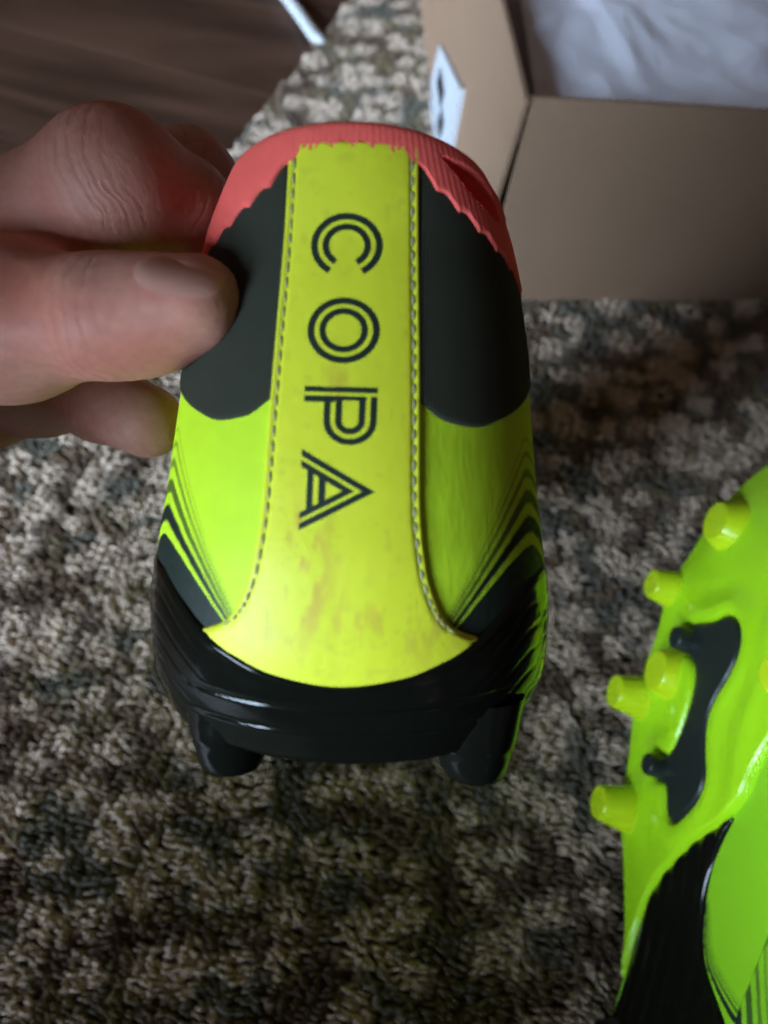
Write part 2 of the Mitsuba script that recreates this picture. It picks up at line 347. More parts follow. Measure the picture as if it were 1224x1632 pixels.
    # coral collar: outer band, rolled rim and inner wall
    sc_ = np.linspace(-1, 1, 1401); Lc = float(length(8.5)); s = sc_ * Lc
    saw = .115 * np.abs(((s / .31) % 1) * 2 - 1) ** 1.6 - .05
    zl = collar_low(np.abs(s)) - saw; tz = TOPZ(np.abs(s))
    rib = .0028 * np.sin(s * 2 * np.pi / .105)
    prof = []
    for k in np.r_[0, .02, .06, np.linspace(.12, 1, 22)]:
        prof.append((zl + (tz - zl) * k, .02 + .07 * np.minimum(1, k / .06)))
    for a in np.linspace(.15, 1, 7) * np.pi:
        prof.append((tz + .11 * np.sin(a), .09 - .13 * (1 - np.cos(a)) + 0 * s))
    for z in np.linspace(9.2, 2.6, 18):
        prof.append((z + 0 * s, -.21 + 0 * s - .02 * (9.2 - z)))
    Z = np.array([p[0] for p in prof]); D = np.array([np.broadcast_to(p[1], s.shape) for p in prof]) + rib
    # the knit is folded on one side: a deep crease between the rim and the fold
    ax, bx = np.array([1.4, 8.98]), np.array([2.5, 8.32]); dv = (bx - ax); Ld = np.linalg.norm(dv); dv /= Ld
    rel = np.stack([crease * s + 0 * Z - ax[0], Z - ax[1]], -1)
    tt = rel @ dv; nn = rel @ np.array([-dv[1], dv[0]])
    half = .23 * np.clip(np.sin(np.pi * np.clip(tt / Ld, 0, 1)), 0, 1) ** .8 * (.4 + .9 * np.clip(tt / Ld, 0, 1))
    outer = (np.arange(len(prof)) < 25)[:, None]
    D = np.where(outer, D - .75 * np.clip((half - np.abs(nn - half * .3)) / .06, 0, 1) + .07 * np.exp(-((nn - .32) / .22) ** 2) * np.clip(tt / Ld, 0, 1) * (tt < 1.6) * np.exp(-np.clip(tt - Ld, 0, 9) * 2), D)
    top = length(np.minimum(Z, 9.6)) / Lc
    Pc = skin(s * top, np.minimum(Z, 9.6), D)
    v = Pc.transpose(1, 0, 2).reshape(-1, 3)
    put('collar', v, grid_faces(len(s), len(prof)), 'coral_knit', smooth=60)
    # glossy heel cup
    sm = lambda U, V: (2 * U - 1) * 9.0
    zm = lambda U, V: -.06 + (cup_z(np.abs(sm(U, V))) + .06) * V
    def groove(s, z):
        top_ = cup_z(np.abs(s)); a = np.abs(s)
        side = np.clip((a - 2.0) / 1.0, 0, 1)
        line = lambda x, w: np.exp(-(x / w) ** 2)
        g = -.03 * line(z - .92 - .05 * a, .03) - .03 * line(z - .52 - .03 * a, .03)
        q = (top_ - z)
        return g * (1 - side) - .016 * side * np.maximum(0, np.sin(q * 2 * np.pi / .36)) ** 6 * np.clip(q / .2, 0, 1) + .015 * line(q - .12, .08)
    thin = lambda s, z: groove(s, z) - (.03 + .07 * np.clip((np.abs(s) - 1.5) / 1.5, 0, 1)) * np.clip(z / cup_z(np.abs(s)), 0, 1) ** 2
    v, f, uv = patch(sm, zm, .13, 300, 64, .006, .05, extra=thin)
    put('heel_cup', v, f, 'black_gloss', uv=uv)
    inlay = shapely.Polygon(INLAY).buffer(.15).buffer(-.3).buffer(.15)
    v, f = plate(LIME, .26, .12, holes=[inlay], ridge=lime_relief)
    sole = put('sole_plate', v, f, mats['plastic'], smooth=50)
    v, f = plate(INLAY, .26, .1)
    put('sole_inlay', v, f, 'black_satin', smooth=50, label='black glossy inlay in the middle of the sole')
    v, f = plate(HEEL, .13, .12, ridge=lambda x, y: .03 * np.sin(x * 9 + .25 * y) * np.clip((y - 2) / 3, 0, 1))
    put('heel_plate', v, f, 'black_gloss', smooth=50)
    for x, y, h, r0, r1, tl in LIME_STUDS:
        v, f = stud(x, y, h + .1, r0, r1, tilt=tl)
        put('sole_stud', v, f, 'yellow_plastic', smooth=45)
    for x, y, h, r0, r1 in [(1.72, 18.85, .78, .46, .39), (2.02, 14.4, .78, .43, .36)]:
        v, f = stud(x, y, h, r0, r1)
        put('inlay_stud', v, f, 'black_satin', smooth=45)
    for x, y in [(-2.17, 1.75), (1.85, 1.75), (-2.2, 5.6), (2.2, 5.6)]:
        v, f = stud(x, y, .64, .62, .50, tilt=(.05 * np.sign(x), 0))
        put('heel_stud', v, f, 'black_gloss', smooth=45)

# ---------------------------------------------------------------- materials
def lime(p, u, base):
    n = fbm(u.x * 2.3, u.y * 2.3, 3.0)
    return mix(base, [base[0] * .92, base[1] * .9, base[2]], n)
STRIPES = [(.17, .40), (.56, .75), (.92, 1.03), (1.2, 1.27), (1.42, 1.46)]
_ca = np.array([counter_z(x) for x in np.linspace(0, 12, 61)])
def counter_dr(a):
    """counter_z as a table read in drjit"""
    x = dr.clip(a / 12 * 60, 0, 59.999); i = mi.UInt32(dr.floor(x)); w = x - dr.floor(x)
    tab = mi.Float(_ca)
    return dr.gather(mi.Float, tab, i) * (1 - w) + dr.gather(mi.Float, tab, i + 1) * w
def upper_print(base):
    def fn(p, n, uv):
        a = dr.abs(uv.x)
        wob = (noise(uv.x * 9, uv.y * 9, 1.0) - .5) * .02
        d = uv.y - counter_dr(a) + wob
        k = dr.clip(.30 + .50 * (a - 1.6), .22, 1.15)
        q = d / k
        ink = dr.select(d < 0, 1.0, 0.0)
        fade = smoothstep(1.5, 2.3, a)
        for i, (x0, x1) in enumerate(STRIPES):
            e = .035
            band = smoothstep(x0 - e, x0 + e, q) * (1 - smoothstep(x1 - e, x1 + e, q))
            ink = dr.maximum(ink, band * (1 - .16 * i))
        # the stripes break up into a fine dot screen towards the strip
        dots = .5 + .5 * dr.sin((uv.x + uv.y) * 2 * math.pi / .085) * dr.sin((uv.x - uv.y) * 2 * math.pi / .085)
        haze = smoothstep(0, .1, q) * (1 - smoothstep(.9, 1.5, q)) * (1 - smoothstep(1.7, 2.9, a))
        ink = dr.maximum(ink, haze * smoothstep(.45, .6, dots) * .8)
        c = mix(lime(p, uv, base), [.012, .02, .014], ink)
        return c
    return fn
def weave(p, n, uv):
    return .5 + .25 * dr.sin(uv.x * 2 * math.pi / .07) * dr.sin(uv.y * 2 * math.pi / .11) + .5 * noise(uv.x * 18, uv.y * 6)
def strip_color(p, n, uv):
    c = mix([.70, .755, .034], [.655, .70, .030], fbm(uv.x * 3, uv.y * 1.3))
    # rubbed-in reddish and grey scuffs, where the photograph shows them
    m = smoothstep(.40, .75, fbm(uv.x * 7 + 5, uv.y * 2.6, 2.0, octaves=4))
    zone = dr.exp(-dr.square((uv.x + .55) / .35) - dr.square((uv.y - 3.15) / .6)) + .35 * dr.exp(-dr.square((uv.x + .1) / .25) - dr.square((uv.y - 5.6) / .25)) + .35 * dr.exp(-dr.square((uv.y - 2.3) / .6))
    c = mix(c, [.52, .23, .06], dr.clip(m * zone * .95, 0, .5))
    g = smoothstep(.62, .8, fbm(uv.x * 6, uv.y * 6, 9.0, octaves=4))
    return mix(c, [.52, .49, .06], g * .22)
def skin_color(p, n, uv):
    q = p * 100
    m = fbm(q.x * .55, q.y * .55, q.z * .55)
    c = mix([.60, .275, .205], [.57, .205, .145], smoothstep(.46, .8, m))
    m2 = smoothstep(.52, .70, fbm(q.x * 1.1 + 9, q.y * 1.1, q.z * 1.1, octaves=4))
    c = mix(c, [.54, .16, .11], .3 * m2)
    c = mix(c, [.40, .14, .10], .3 * fold_lines(p))
    f = fbm(q.x * 9, q.y * 9, q.z * 9)
    return c * (.80 + .20 * f)
def wood_color(p, n, uv):
    a, b = p.x * .9205 - p.y * .3907, p.x * .3907 + p.y * .9205
    pl = dr.floor(b / .118)
    g = fbm(a * 7 + pl * 31, b * 60 + 4 * noise(a * 4, b * 9), pl * 7, octaves=4)
    h = fbm(a * 2.2 + pl * 13, b * 22, pl * 3.0)
    c = mix([.056, .028, .018], [.124, .062, .040], smoothstep(.3, .72, .55 * g + .45 * h))
    return c
def card_color(p, n, uv):
    f = fbm(p.x * 700, p.y * 700, p.z * 700)
    m = fbm(p.x * 30, p.y * 30, p.z * 30)
    return mix([.345, .222, .148], [.285, .18, .118], .6 * f + .4 * m)
def bump_fine(sc):
    return lambda p, n, uv: fbm(p.x * sc, p.y * sc, p.z * sc)
scene['lime_upper'] = bumped(principled(proc(upper_print([.54, .82, .022])), .62, .3), weave, .0001)
scene['lime_upper_cool_light'] = bumped(principled(proc(upper_print([.29, .66, .014])), .55, .3), weave, .0002)  # same upper as the held boot; cool daylight painted in as a greener tone
scene['strip_leather'] = bumped(principled(proc(strip_color), .5, .4), bump_fine(1500), .00006)
scene['lime_plastic'] = principled([.41, .79, .012], .22, .5, spec_trans=0.0)
scene['yellow_plastic'] = principled([.56, .76, .012], .24, .5)
scene['black_gloss'] = bumped(principled([.005, .0055, .004], .12, .26), bump_fine(160), .0002)
scene['black_satin'] = principled([.016, .022, .020], .34, .4)
def knit_color(p, n, uv):
    w = .5 + .5 * dr.sin(uv.x * 2 * math.pi / .055 + 2 * noise(uv.x * 3, uv.y * 2)) * (.5 + .5 * noise(uv.x * 30, uv.y * 9))
    return mix([.012, .014, .009], [.046, .051, .034], w)
scene['dark_knit'] = bumped(principled(proc(knit_color), .85, .25, sheen=.4), lambda p, n, uv: .5 + .5 * dr.sin(uv.x * 2 * math.pi / .055) * (.6 + .4 * dr.sin(uv.y * 2 * math.pi / .16)), .0002)
scene['coral_knit'] = principled([.95, .14, .115], .8, .25, sheen=.4)
scene['black_print'] = principled([.014, .026, .018], .55, .3)
scene['thread'] = principled([.36, .37, .20], .85, .15)
def at(x, y, d):
    """The joints of the hand: a point d metres in front of the lens, in the direction (x, y)."""
    return CAM + d * (FWD + np.array([1.0, 0, 0]) * (x - 612) / 1226 - np.array([0, math.sin(PITCH), math.cos(PITCH)]) * (y - 816) / 1226)
HANDJ = {'imcp': (-150, 448, .150), 'ipip': (182, 296, .132), 'idip': (290, 335, .140), 'itip': (352, 390, .150),
         'mmcp': (-140, 425, .170), 'mpip': (205, 290, .160), 'mdip': (298, 280, .152), 'mtip': (372, 345, .160),
         'rmcp': (-150, 500, .195), 'rpip': (70, 612, .190), 'rdip': (165, 640, .182), 'rtip': (235, 672, .172),
         'pmcp': (-190, 580, .205), 'ppip': (-20, 660, .200), 'pdip': (70, 650, .196), 'ptip': (140, 640, .190),
         'tcmc': (-190, 520, .152), 'tmcp': (10, 512, .128), 'tip_': (165, 505, .1205), 'ttip': (312, 482, .1165), 'tpad': (245, 512, .121)}
CREASES = [((90, 470, .112), (60, 610, .116), .0012, .0007), ((150, 430, .112), (215, 470, .108), .0010, .0005), ((20, 425, .114), (50, 500, .113), .0014, .0006)]
NAIL = (at(288, 424, .1100), at(288, 395, .1085) - at(288, 470, .1135), at(345, 426, .1108) - at(230, 420, .1104), .0064, .0048, .0016)
FOLDS = []
for _a, _b, _c, _w in (('tmcp', 'tip_', 'ttip', .0052), ('imcp', 'ipip', 'idip', .0060), ('ipip', 'idip', 'itip', .0042), ('rpip', 'rdip', 'rtip', .0040), ('mmcp', 'mpip', 'mdip', .005)):
    _d = at(*HANDJ[_c]) - at(*HANDJ[_a])
    FOLDS.append((at(*HANDJ[_b]), _d / np.linalg.norm(_d), _w))
def fold_lines(p):
    """0..1 where the skin folds across the joints"""
    q = p * 100
    wob = (fbm(q.x * 1.6, q.y * 1.6, q.z * 1.6) - .5) * .0045
    out = mi.Float(0)
    for c, d, w in FOLDS:
        r = mi.Vector3f(p.x - c[0], p.y - c[1], p.z - c[2])
        t = r.x * d[0] + r.y * d[1] + r.z * d[2] + wob
        near = dr.exp(-dr.square(t / w)) * dr.select(dr.norm(r) < .021, 1.0, 0.0)
        out = dr.maximum(out, near * dr.power(.5 + .5 * dr.sin(t * 2 * math.pi / .0023), 4))
    return out
def skin_bump(p, n, uv):
    cells = voronoi(p.x * 1500 + p.z * 700, p.y * 1500 - p.z * 900)
    return .16 * dr.clip(cells[1] - cells[0], 0, .5) + .5 * fbm(p.x * 260, p.y * 260, p.z * 260) - .28 * fold_lines(p)
scene['skin'] = bumped(principled(proc(skin_color), .55, .32, sheen=.2), skin_bump, .0003)
scene['nail_horn'] = principled([.57, .285, .22], .38, .4)
scene['jumper_wool'] = principled([.035, .038, .05], .9, .2)
scene['trouser_cloth'] = principled([.02, .022, .03], .9, .2)
scene['hair_dark'] = principled([.02, .014, .01], .6, .3)
scene['cardboard'] = principled(proc(card_color), .8, .2)
scene['tissue'] = principled([.82, .82, .92], .75, .2)
scene['label_paper'] = principled([.60, .64, .70], .45, .4)
scene['label_ink'] = principled([.02, .022, .03], .5, .3)
scene['wood'] = principled(proc(wood_color), .5, .2)
scene['cable_sheath'] = principled([.74, .78, .82], .4, .5)
scene['pile'] = {'type': 'diffuse', 'reflectance': {'type': 'mesh_attribute', 'name': 'vertex_color'}}
scene['carpet_backing'] = principled(proc(lambda p, n, uv: mix([.05, .038, .028], [.10, .08, .06], fbm(p.x * 90, p.y * 90))), .95, .1)

def boot_pose(e, yaw, roll):
    Y = np.array([np.sin(yaw) * np.cos(e), np.cos(yaw) * np.cos(e), -np.sin(e)]); X = np.array([np.cos(yaw), -np.sin(yaw), 0]); Z = np.cross(X, Y)
    X, Z = X * np.cos(roll) + Z * np.sin(roll), Z * np.cos(roll) - X * np.sin(roll)
    return np.stack([X, Y, Z], 1)
STICKER = [(.098, .010), (.198, .010), (.198, .036), (.112, .058), (.098, .050)]
STICKER_BARS = [[(.150, .022), (.178, .022), (.178, .033), (.150, .033)], [(.132, .013), (.148, .013), (.148, .024), (.132, .024)]]
STICKER2 = [(.10, .001), (.19, .001), (.19, .006), (.10, .006)]
# ---------------------------------------------------------------- floor: dark planks beyond the carpet
PA = np.array([.9205, -.3907]); PB = np.array([.3907, .9205])
def quad_prism(a0, a1, b0, b1, z0, z1, ch=.0004):
    c = lambda a, b, z: [*(PA * a + PB * b), z]
    lo = [c(a0, b0, z0), c(a1, b0, z0), c(a1, b1, z0), c(a0, b1, z0)]
    md = [c(a0, b0, z1 - ch), c(a1, b0, z1 - ch), c(a1, b1, z1 - ch), c(a0, b1, z1 - ch)]
    hi = [c(a0 + ch, b0 + ch, z1), c(a1 - ch, b0 + ch, z1), c(a1 - ch, b1 - ch, z1), c(a0 + ch, b1 - ch, z1)]
    v = np.array(lo + md + hi)
    f = [[3, 2, 1, 0]] + [[o + k, o + (k + 1) % 4, o + 4 + (k + 1) % 4, o + 4 + k] for o in (0, 4) for k in range(4)] + [[8, 9, 10, 11]]
    return v, tri(f)
FZ = -.011
labels['floor'] = {'kind': 'structure', 'label': 'dark brown wooden floor beyond the carpet'}
scene['floor'] = mikit.ply((np.array([[-3, -3, FZ - .012], [3, -3, FZ - .012], [3, 3, FZ - .012], [-3, 3, FZ - .012.real]]), np.array([[0, 1, 2], [0, 2, 3]])), 'wood')
for i in range(-6, 13):
    off = (i * .47) % 1.2
    for k in range(-2, 2):
        a0 = -.9 + k * 1.2 + off - .35
        v, f = quad_prism(a0, a0 + 1.1995, i * .118, i * .118 + .1176, FZ - .010, FZ)
        if v[:, 0].max() > -1.0 and v[:, 0].min() < .5 and v[:, 1].max() > -.2:
            add('floor__plank', (v, f), 'wood', False)

# ---------------------------------------------------------------- carpet: backing sheet and knotted pile
EDGE = np.array([(-.30, -1.2), (-.30, -.05), (-.245, .18), (-.19, .285), (-.104, .471), (-.026, .657), (.05, .838), (.16, 1.10)])
outline = shapely.Polygon([*EDGE, (1.2, 1.1), (1.2, -1.2)])
cs = m3.CrossSection([np.array(outline.exterior.coords)[:-1]], m3.FillRule.EvenOdd)
man = m3.Manifold.extrude(cs, .010).translate([0, 0, -.0105])
tm = mesh_of(man)
add('carpet', tm, 'carpet_backing', False, kind='structure', label='mottled brown and grey knotted carpet')
def hash2(i, j, k):
    return meshkit.noise(np.stack([i * 1.0 + .5, j * 1.0 + .5, np.full(np.shape(i), k + .5)], -1) * 7.0, 3)
def motif(x, y):
    """Pale blotches with ragged edges on brown, olive and teal ground: colours of the yarn (n, 3)."""
    p = np.stack([x, y, 0 * x], -1)
    w = np.stack([meshkit.fbm(p * 55, 3, 5), meshkit.fbm(p * 55, 3, 9)], -1) - .5
    X, Y = x + .0085 * w[:, 0], y + .0075 * w[:, 1]
    cs_ = .0205
    gx, gy = X / cs_, Y / cs_
    best = np.full(len(x), 9.0)
    for a in (-1, 0, 1):
        for b in (-1, 0, 1):
            ci, cj = np.floor(gx) + a, np.floor(gy) + b
            q = np.stack([ci, cj, 0 * ci], -1)
            rx, ry = meshkit.noise(q * 1.0 + .0, 21), meshkit.noise(q * 1.0, 22)
            rr = .72 + .55 * meshkit.noise(q, 23)
            best = np.minimum(best, np.hypot(ci + .15 + .7 * rx - gx, (cj + .15 + .7 * ry - gy) * 1.1) / rr)
    pale = 1 / (1 + np.exp((best - .40 + .25 * (meshkit.fbm(p * 160, 2, 33) - .5)) / .035))
    g1, g2 = meshkit.fbm(p * 48, 3, 41), meshkit.fbm(p * 60, 3, 47)
    col = np.array([.185, .130, .090]) + 0 * x[:, None]
    t = lambda m, a, b: np.clip((m - a) / (b - a), 0, 1)[:, None]
    col = col * (1 - t(g1, .52, .58)) + np.array([.175, .142, .085]) * t(g1, .52, .58)
    col = col * (1 - t(g2, .55, .60)) + np.array([.140, .130, .105]) * t(g2, .55, .60)
    col = col * (1 - t(1 - g2, .60, .66)) + np.array([.115, .080, .060]) * t(1 - g2, .60, .66)
    return 1.27 * (1.0 * col * (1 - pale[:, None]) + np.array([.55, .435, .345]) * pale[:, None])
AX = np.array([.30, .954]); AX /= np.linalg.norm(AX); BX = np.array([AX[1], -AX[0]])
DU, DV = .0033, .0047
uu, vv = np.meshgrid(np.arange(-.25, .90, DU), np.arange(-.42, .42, DV), indexing='ij')
uu = uu + (np.arange(uu.shape[1]) % 2)[None] * DU * .5
px, py = uu.ravel() * AX[0] + vv.ravel() * BX[0], uu.ravel() * AX[1] + vv.ravel() * BX[1]
px += rng.normal(0, .0007, px.shape); py += rng.normal(0, .0006, px.shape)
half = np.interp(py, [-.2, 0, .3, .66, .8], [.17, .19, .30, .40, .42])
ring = np.interp(py, EDGE[:, 1], EDGE[:, 0])
keep = (np.abs(px) < half) & (py > -.11) & (py < .78) & (px > ring + .001)
px, py = px[keep], py[keep]
N = len(px)
col = motif(px, py)
LUMPS = 3
def tufts(px, py, col):
    n = len(px); segs, sides = 4, 4
    out_v, out_c = [], []
    for L in range(LUMPS):
        ang = rng.normal(0, .26, n) + .25 * np.sin(px * 210) ; ln = rng.uniform(.0050, .0078, n); hh = rng.uniform(.0026, .0046, n)
        ox, oy = rng.normal(0, .0009, n), (L - 1) * DU * .36 + rng.normal(0, .0004, n)
        cx, cy = px + ox * BX[0] + oy * AX[0], py + ox * BX[1] + oy * AX[1]
        dx, dy = BX[0] * np.cos(ang) + AX[0] * np.sin(ang), BX[1] * np.cos(ang) + AX[1] * np.sin(ang)
        q = np.linspace(-1, 1, segs + 1)
        pos = np.stack([cx[:, None] + dx[:, None] * q * ln[:, None] / 2, cy[:, None] + dy[:, None] * q * ln[:, None] / 2, -.0012 + hh[:, None] * (1 - q ** 2 * .95) + 0 * cx[:, None]], -1)
        r = np.array([.55, 1, 1.08, 1, .55])[None] * rng.uniform(.00055, .00082, n)[:, None]
        tan = np.gradient(pos, axis=1); tan /= np.linalg.norm(tan, axis=-1, keepdims=True)
        side = np.stack([-dy, dx, 0 * dx], -1)[:, None] + 0 * tan
        upv = np.cross(tan, side)
        a = np.arange(sides) * 2 * np.pi / sides + .3
        v = pos[:, :, None] + r[:, :, None, None] * (np.cos(a)[None, None, :, None] * side[:, :, None] + np.sin(a)[None, None, :, None] * upv[:, :, None])
        out_v.append(v.reshape(n, -1, 3))
        cc = col * rng.uniform(.86, 1.14, (n, 1))
        out_c.append(np.repeat(cc[:, None], (segs + 1) * sides, 1))
    V, Cc = np.concatenate(out_v), np.concatenate(out_c)
    f = []
    for i in range(segs):
        for k in range(sides):
            k2 = (k + 1) % sides
            f.append([i * sides + k, i * sides + k2, (i + 1) * sides + k2, (i + 1) * sides + k])
    f = tri(f); m = V.shape[1]
    F_ = (f[None] + (np.arange(len(V)) * m)[:, None, None]).reshape(-1, 3)
    return V.reshape(-1, 3), F_, Cc.reshape(-1, 3)
v, f, c = tufts(px, py, col)
add('carpet__pile', (v, f), 'pile', True, color=c, kind='stuff')

# ---------------------------------------------------------------- boots
BOOT_GROUP = 'the pair of football boots'
R1, t1 = boot_pose(.9527, .0402, .0042), np.array([-.0072, .0205, .2244])
build_boot('football_boot', R1, t1, 'football boot held up by its coral collar, with sideways letters on its heel strip', BOOT_GROUP, {'upper': 'lime_upper', 'strip': 'strip_leather', 'plastic': 'lime_plastic'}, mirror_x=True)
R2 = np.array([[-.17128007, .25265962, .95227425], [.34288325, .92142005, -.18280089], [-.923631, .29520874, -.24445364]])
t2 = np.array([.06566357, -.08865255, .04090512])
build_boot('football_boot_001', R2, t2, 'lime football boot lying on its side on the carpet with its studded sole showing', BOOT_GROUP, {'upper': 'lime_upper_cool_light', 'strip': 'strip_leather', 'plastic': 'lime_plastic'})

# ---------------------------------------------------------------- cardboard box with tissue paper
def panel(corners, thick, inward, nx=24, ny=12, bow=0.0, seed=0):
    """A sheet of board from 4 corners (outer face, in order), bowed and slightly uneven, with thickness."""
    c = np.array(corners, float); inward = np.asarray(inward, float)
    u, w = np.meshgrid(np.linspace(0, 1, nx), np.linspace(0, 1, ny), indexing='ij')
    P = ((1 - u) * (1 - w))[..., None] * c[0] + (u * (1 - w))[..., None] * c[1] + (u * w)[..., None] * c[2] + ((1 - u) * w)[..., None] * c[3]
    wav = bow * 4 * u * (1 - u) * w + .0012 * (meshkit.fbm(np.stack([u * 3, w * 2, 0 * u + seed], -1), 2, seed) - .5)
    P = P + wav[..., None] * inward
    Q = P + inward * thick
    v = np.vstack([P.reshape(-1, 3), Q.reshape(-1, 3)]); m = nx * ny
    f = grid_faces(nx, ny); g = f[:, ::-1] + m
    idx = np.arange(m).reshape(nx, ny)
    rim = np.r_[idx[:, 0], idx[-1, 1:], idx[-2::-1, -1], idx[0, -2:0:-1]]
    nxt = np.roll(rim, -1)
    side = np.stack([nxt, rim, rim + m, nxt + m], 1)
    return v, tri(np.vstack([f, g, side]))
H = .120
labels['shoe_box'] = {'label': 'open brown cardboard shoe box with a white sticker on its long side', 'category': 'box'}
B0, B1, B2, B3 = np.array([.046, .330, .001]), np.array([.252, .331, .001]), np.array([.243, .685, .001]), np.array([.026, .685, .001])
T0, T1, T2, T3 = np.array([.066, .342, H]), np.array([.254, .320, H]), np.array([.243, .690, H]), np.array([.040, .690, H])
gap = np.array([.0035, 0, 0])
for nm, cn, inw, lab in [('front_panel', [B0 + gap * 3.2, B1, T1, T0 + gap * .9], [0, 1, 0], None), ('side_panel', [B3, B0 + [0, -.0, 0], T0 + [0, -.001, 0], T3], [1, 0, 0], None), ('back_panel', [B2, B3, T3, T2], [0, -1, 0], None), ('side_panel', [B1 + [.0, .004, 0], B2, T2, T1 + [0, .004, 0]], [-1, 0, 0], None)]:
    v, f = panel(cn, .0022, inw, 30, 14, bow=.003 if nm == 'front_panel' else .0015, seed=len(scene) % 7)
    add('shoe_box__' + nm, (v, f), 'cardboard', 30)
v, f = panel([B0 + [.004, .004, .002], B1 + [-.004, .004, .002], B2 + [-.004, -.004, .002], B3 + [.004, -.004, .002]], .002, [0, 0, 1], 6, 6, seed=4)
add('shoe_box__bottom_panel', (v, f), 'cardboard', 30)
# sticker on the long side, near the front corner
def on_side(u, w, d=.0008):
    """u metres back from the front edge, w metres up the long side"""
    e, g = (B3 - B0) / np.linalg.norm(B3 - B0), (T0 - B0) / np.linalg.norm(T0 - B0)
    n = np.cross(g, e); n /= np.linalg.norm(n); n = n if n[0] < 0 else -n
    return B0 + e * u + g * w + n * d
def sheet(poly, d0, d1, n=10):
    p = [np.array(q) for q in poly]
    u, w = np.meshgrid(np.linspace(0, 1, n), np.linspace(0, 1, n), indexing='ij')
    uv = ((1 - u) * (1 - w))[..., None] * p[0] + (u * (1 - w))[..., None] * p[1] + (u * w)[..., None] * p[2] + ((1 - u) * w)[..., None] * p[3]
    P = np.array([[on_side(*uv[i, j], d1) for j in range(n)] for i in range(n)])
    Q = np.array([[on_side(*uv[i, j], d0) for j in range(n)] for i in range(n)])
    m = n * n; idx = np.arange(m).reshape(n, n)
    rim = np.r_[idx[:, 0], idx[-1, 1:], idx[-2::-1, -1], idx[0, -2:0:-1]]; nxt = np.roll(rim, -1)
    return np.vstack([P.reshape(-1, 3), Q.reshape(-1, 3)]), tri(np.vstack([grid_faces(n, n), grid_faces(n, n)[:, ::-1] + m, np.stack([nxt, rim, rim + m, nxt + m], 1)]))
v, f = sheet(STICKER[:4], -.002, .0035)
add('shoe_box__sticker', (v, f), 'label_paper', 30, label='white sticker with black print on the long side')
for bx in STICKER_BARS:
    v, f = sheet(bx, .003, .0041, 3)
    add('shoe_box__sticker__print_mark', (v, f), 'label_ink', False)
v, f = sheet(STICKER2, -.002, .0032)
add('shoe_box__tape', (v, f), 'label_paper', 30, label='pale strip low on the long side')
# tissue paper: a lower crumpled layer and an upper sheet with folds
def crumple(x0, x1, y0, y1, z, amp, seed, n=170, skew=0.0):
    """A sheet of thin paper: flat facets between straight sharp folds, with a fine ripple."""
    g = np.random.default_rng(seed)
    u, w = np.meshgrid(np.linspace(0, 1, n), np.linspace(0, 1, n), indexing='ij')
    x, y = x0 + (x1 - x0) * u + skew * w, y0 + (y1 - y0) * w
    h = 0
    for k in range(26):
        a = g.uniform(-.9, .9) if k % 3 else g.uniform(0, np.pi)
        cx, cy = g.uniform(x0, x1), g.uniform(y0, y0 + .20)
        d = (x - cx) * np.cos(a) + (y - cy) * np.sin(a)
        t = -(x - cx) * np.sin(a) + (y - cy) * np.cos(a)
        wd, ln = g.uniform(.006, .022), g.uniform(.03, .12)
        h = h + g.choice([-1, 1, 1]) * g.uniform(.25, 1) * np.clip(1 - np.abs(d) / wd, 0, 1) ** 1.0 * np.clip(1 - (t / ln) ** 2, 0, 1)
    rip = meshkit.fbm(np.stack([x * 40, y * 40, 0 * x + seed], -1), 3, seed) - .5
    lo = meshkit.fbm(np.stack([x * 9, y * 9, 0 * x + seed], -1), 2, seed + 5) - .5
    return np.stack([x, y, z + amp * (.55 * h + .9 * rip + 2.2 * lo)], -1).reshape(-1, 3), tri(grid_faces(n, n))
labels['tissue_paper'] = {'label': 'crumpled white tissue paper filling the shoe box', 'category': 'tissue paper'}
v, f = crumple(.060, .236, .350, .672, .088, .005, 3)
add('tissue_paper__under_sheet', (v, f), 'tissue', 22)
v, f = crumple(.0755, .243, .3425, .668, .107, .0034, 8, skew=-.004)
add('tissue_paper__top_sheet', (v, f), 'tissue', 22)

# ---------------------------------------------------------------- white cable on the floor
cp = CubicSpline([0, 1, 2, 3], [(-.046, .592, .0035), (-.069, .648, -.004), (-.125, .745, -.0075), (-.25, .86, -.0075)])(np.linspace(0, 3, 40))
v, f = tube(cp, np.r_[.002, .0034, .0042, .0046 * np.ones(12), np.linspace(.0046, .0036, 8), .0036 * np.ones(17)], 14)
add('white_cable', (v, f), 'cable_sheath', 60, label='white cable lying on the dark floor with its end on the carpet edge', category='cable')
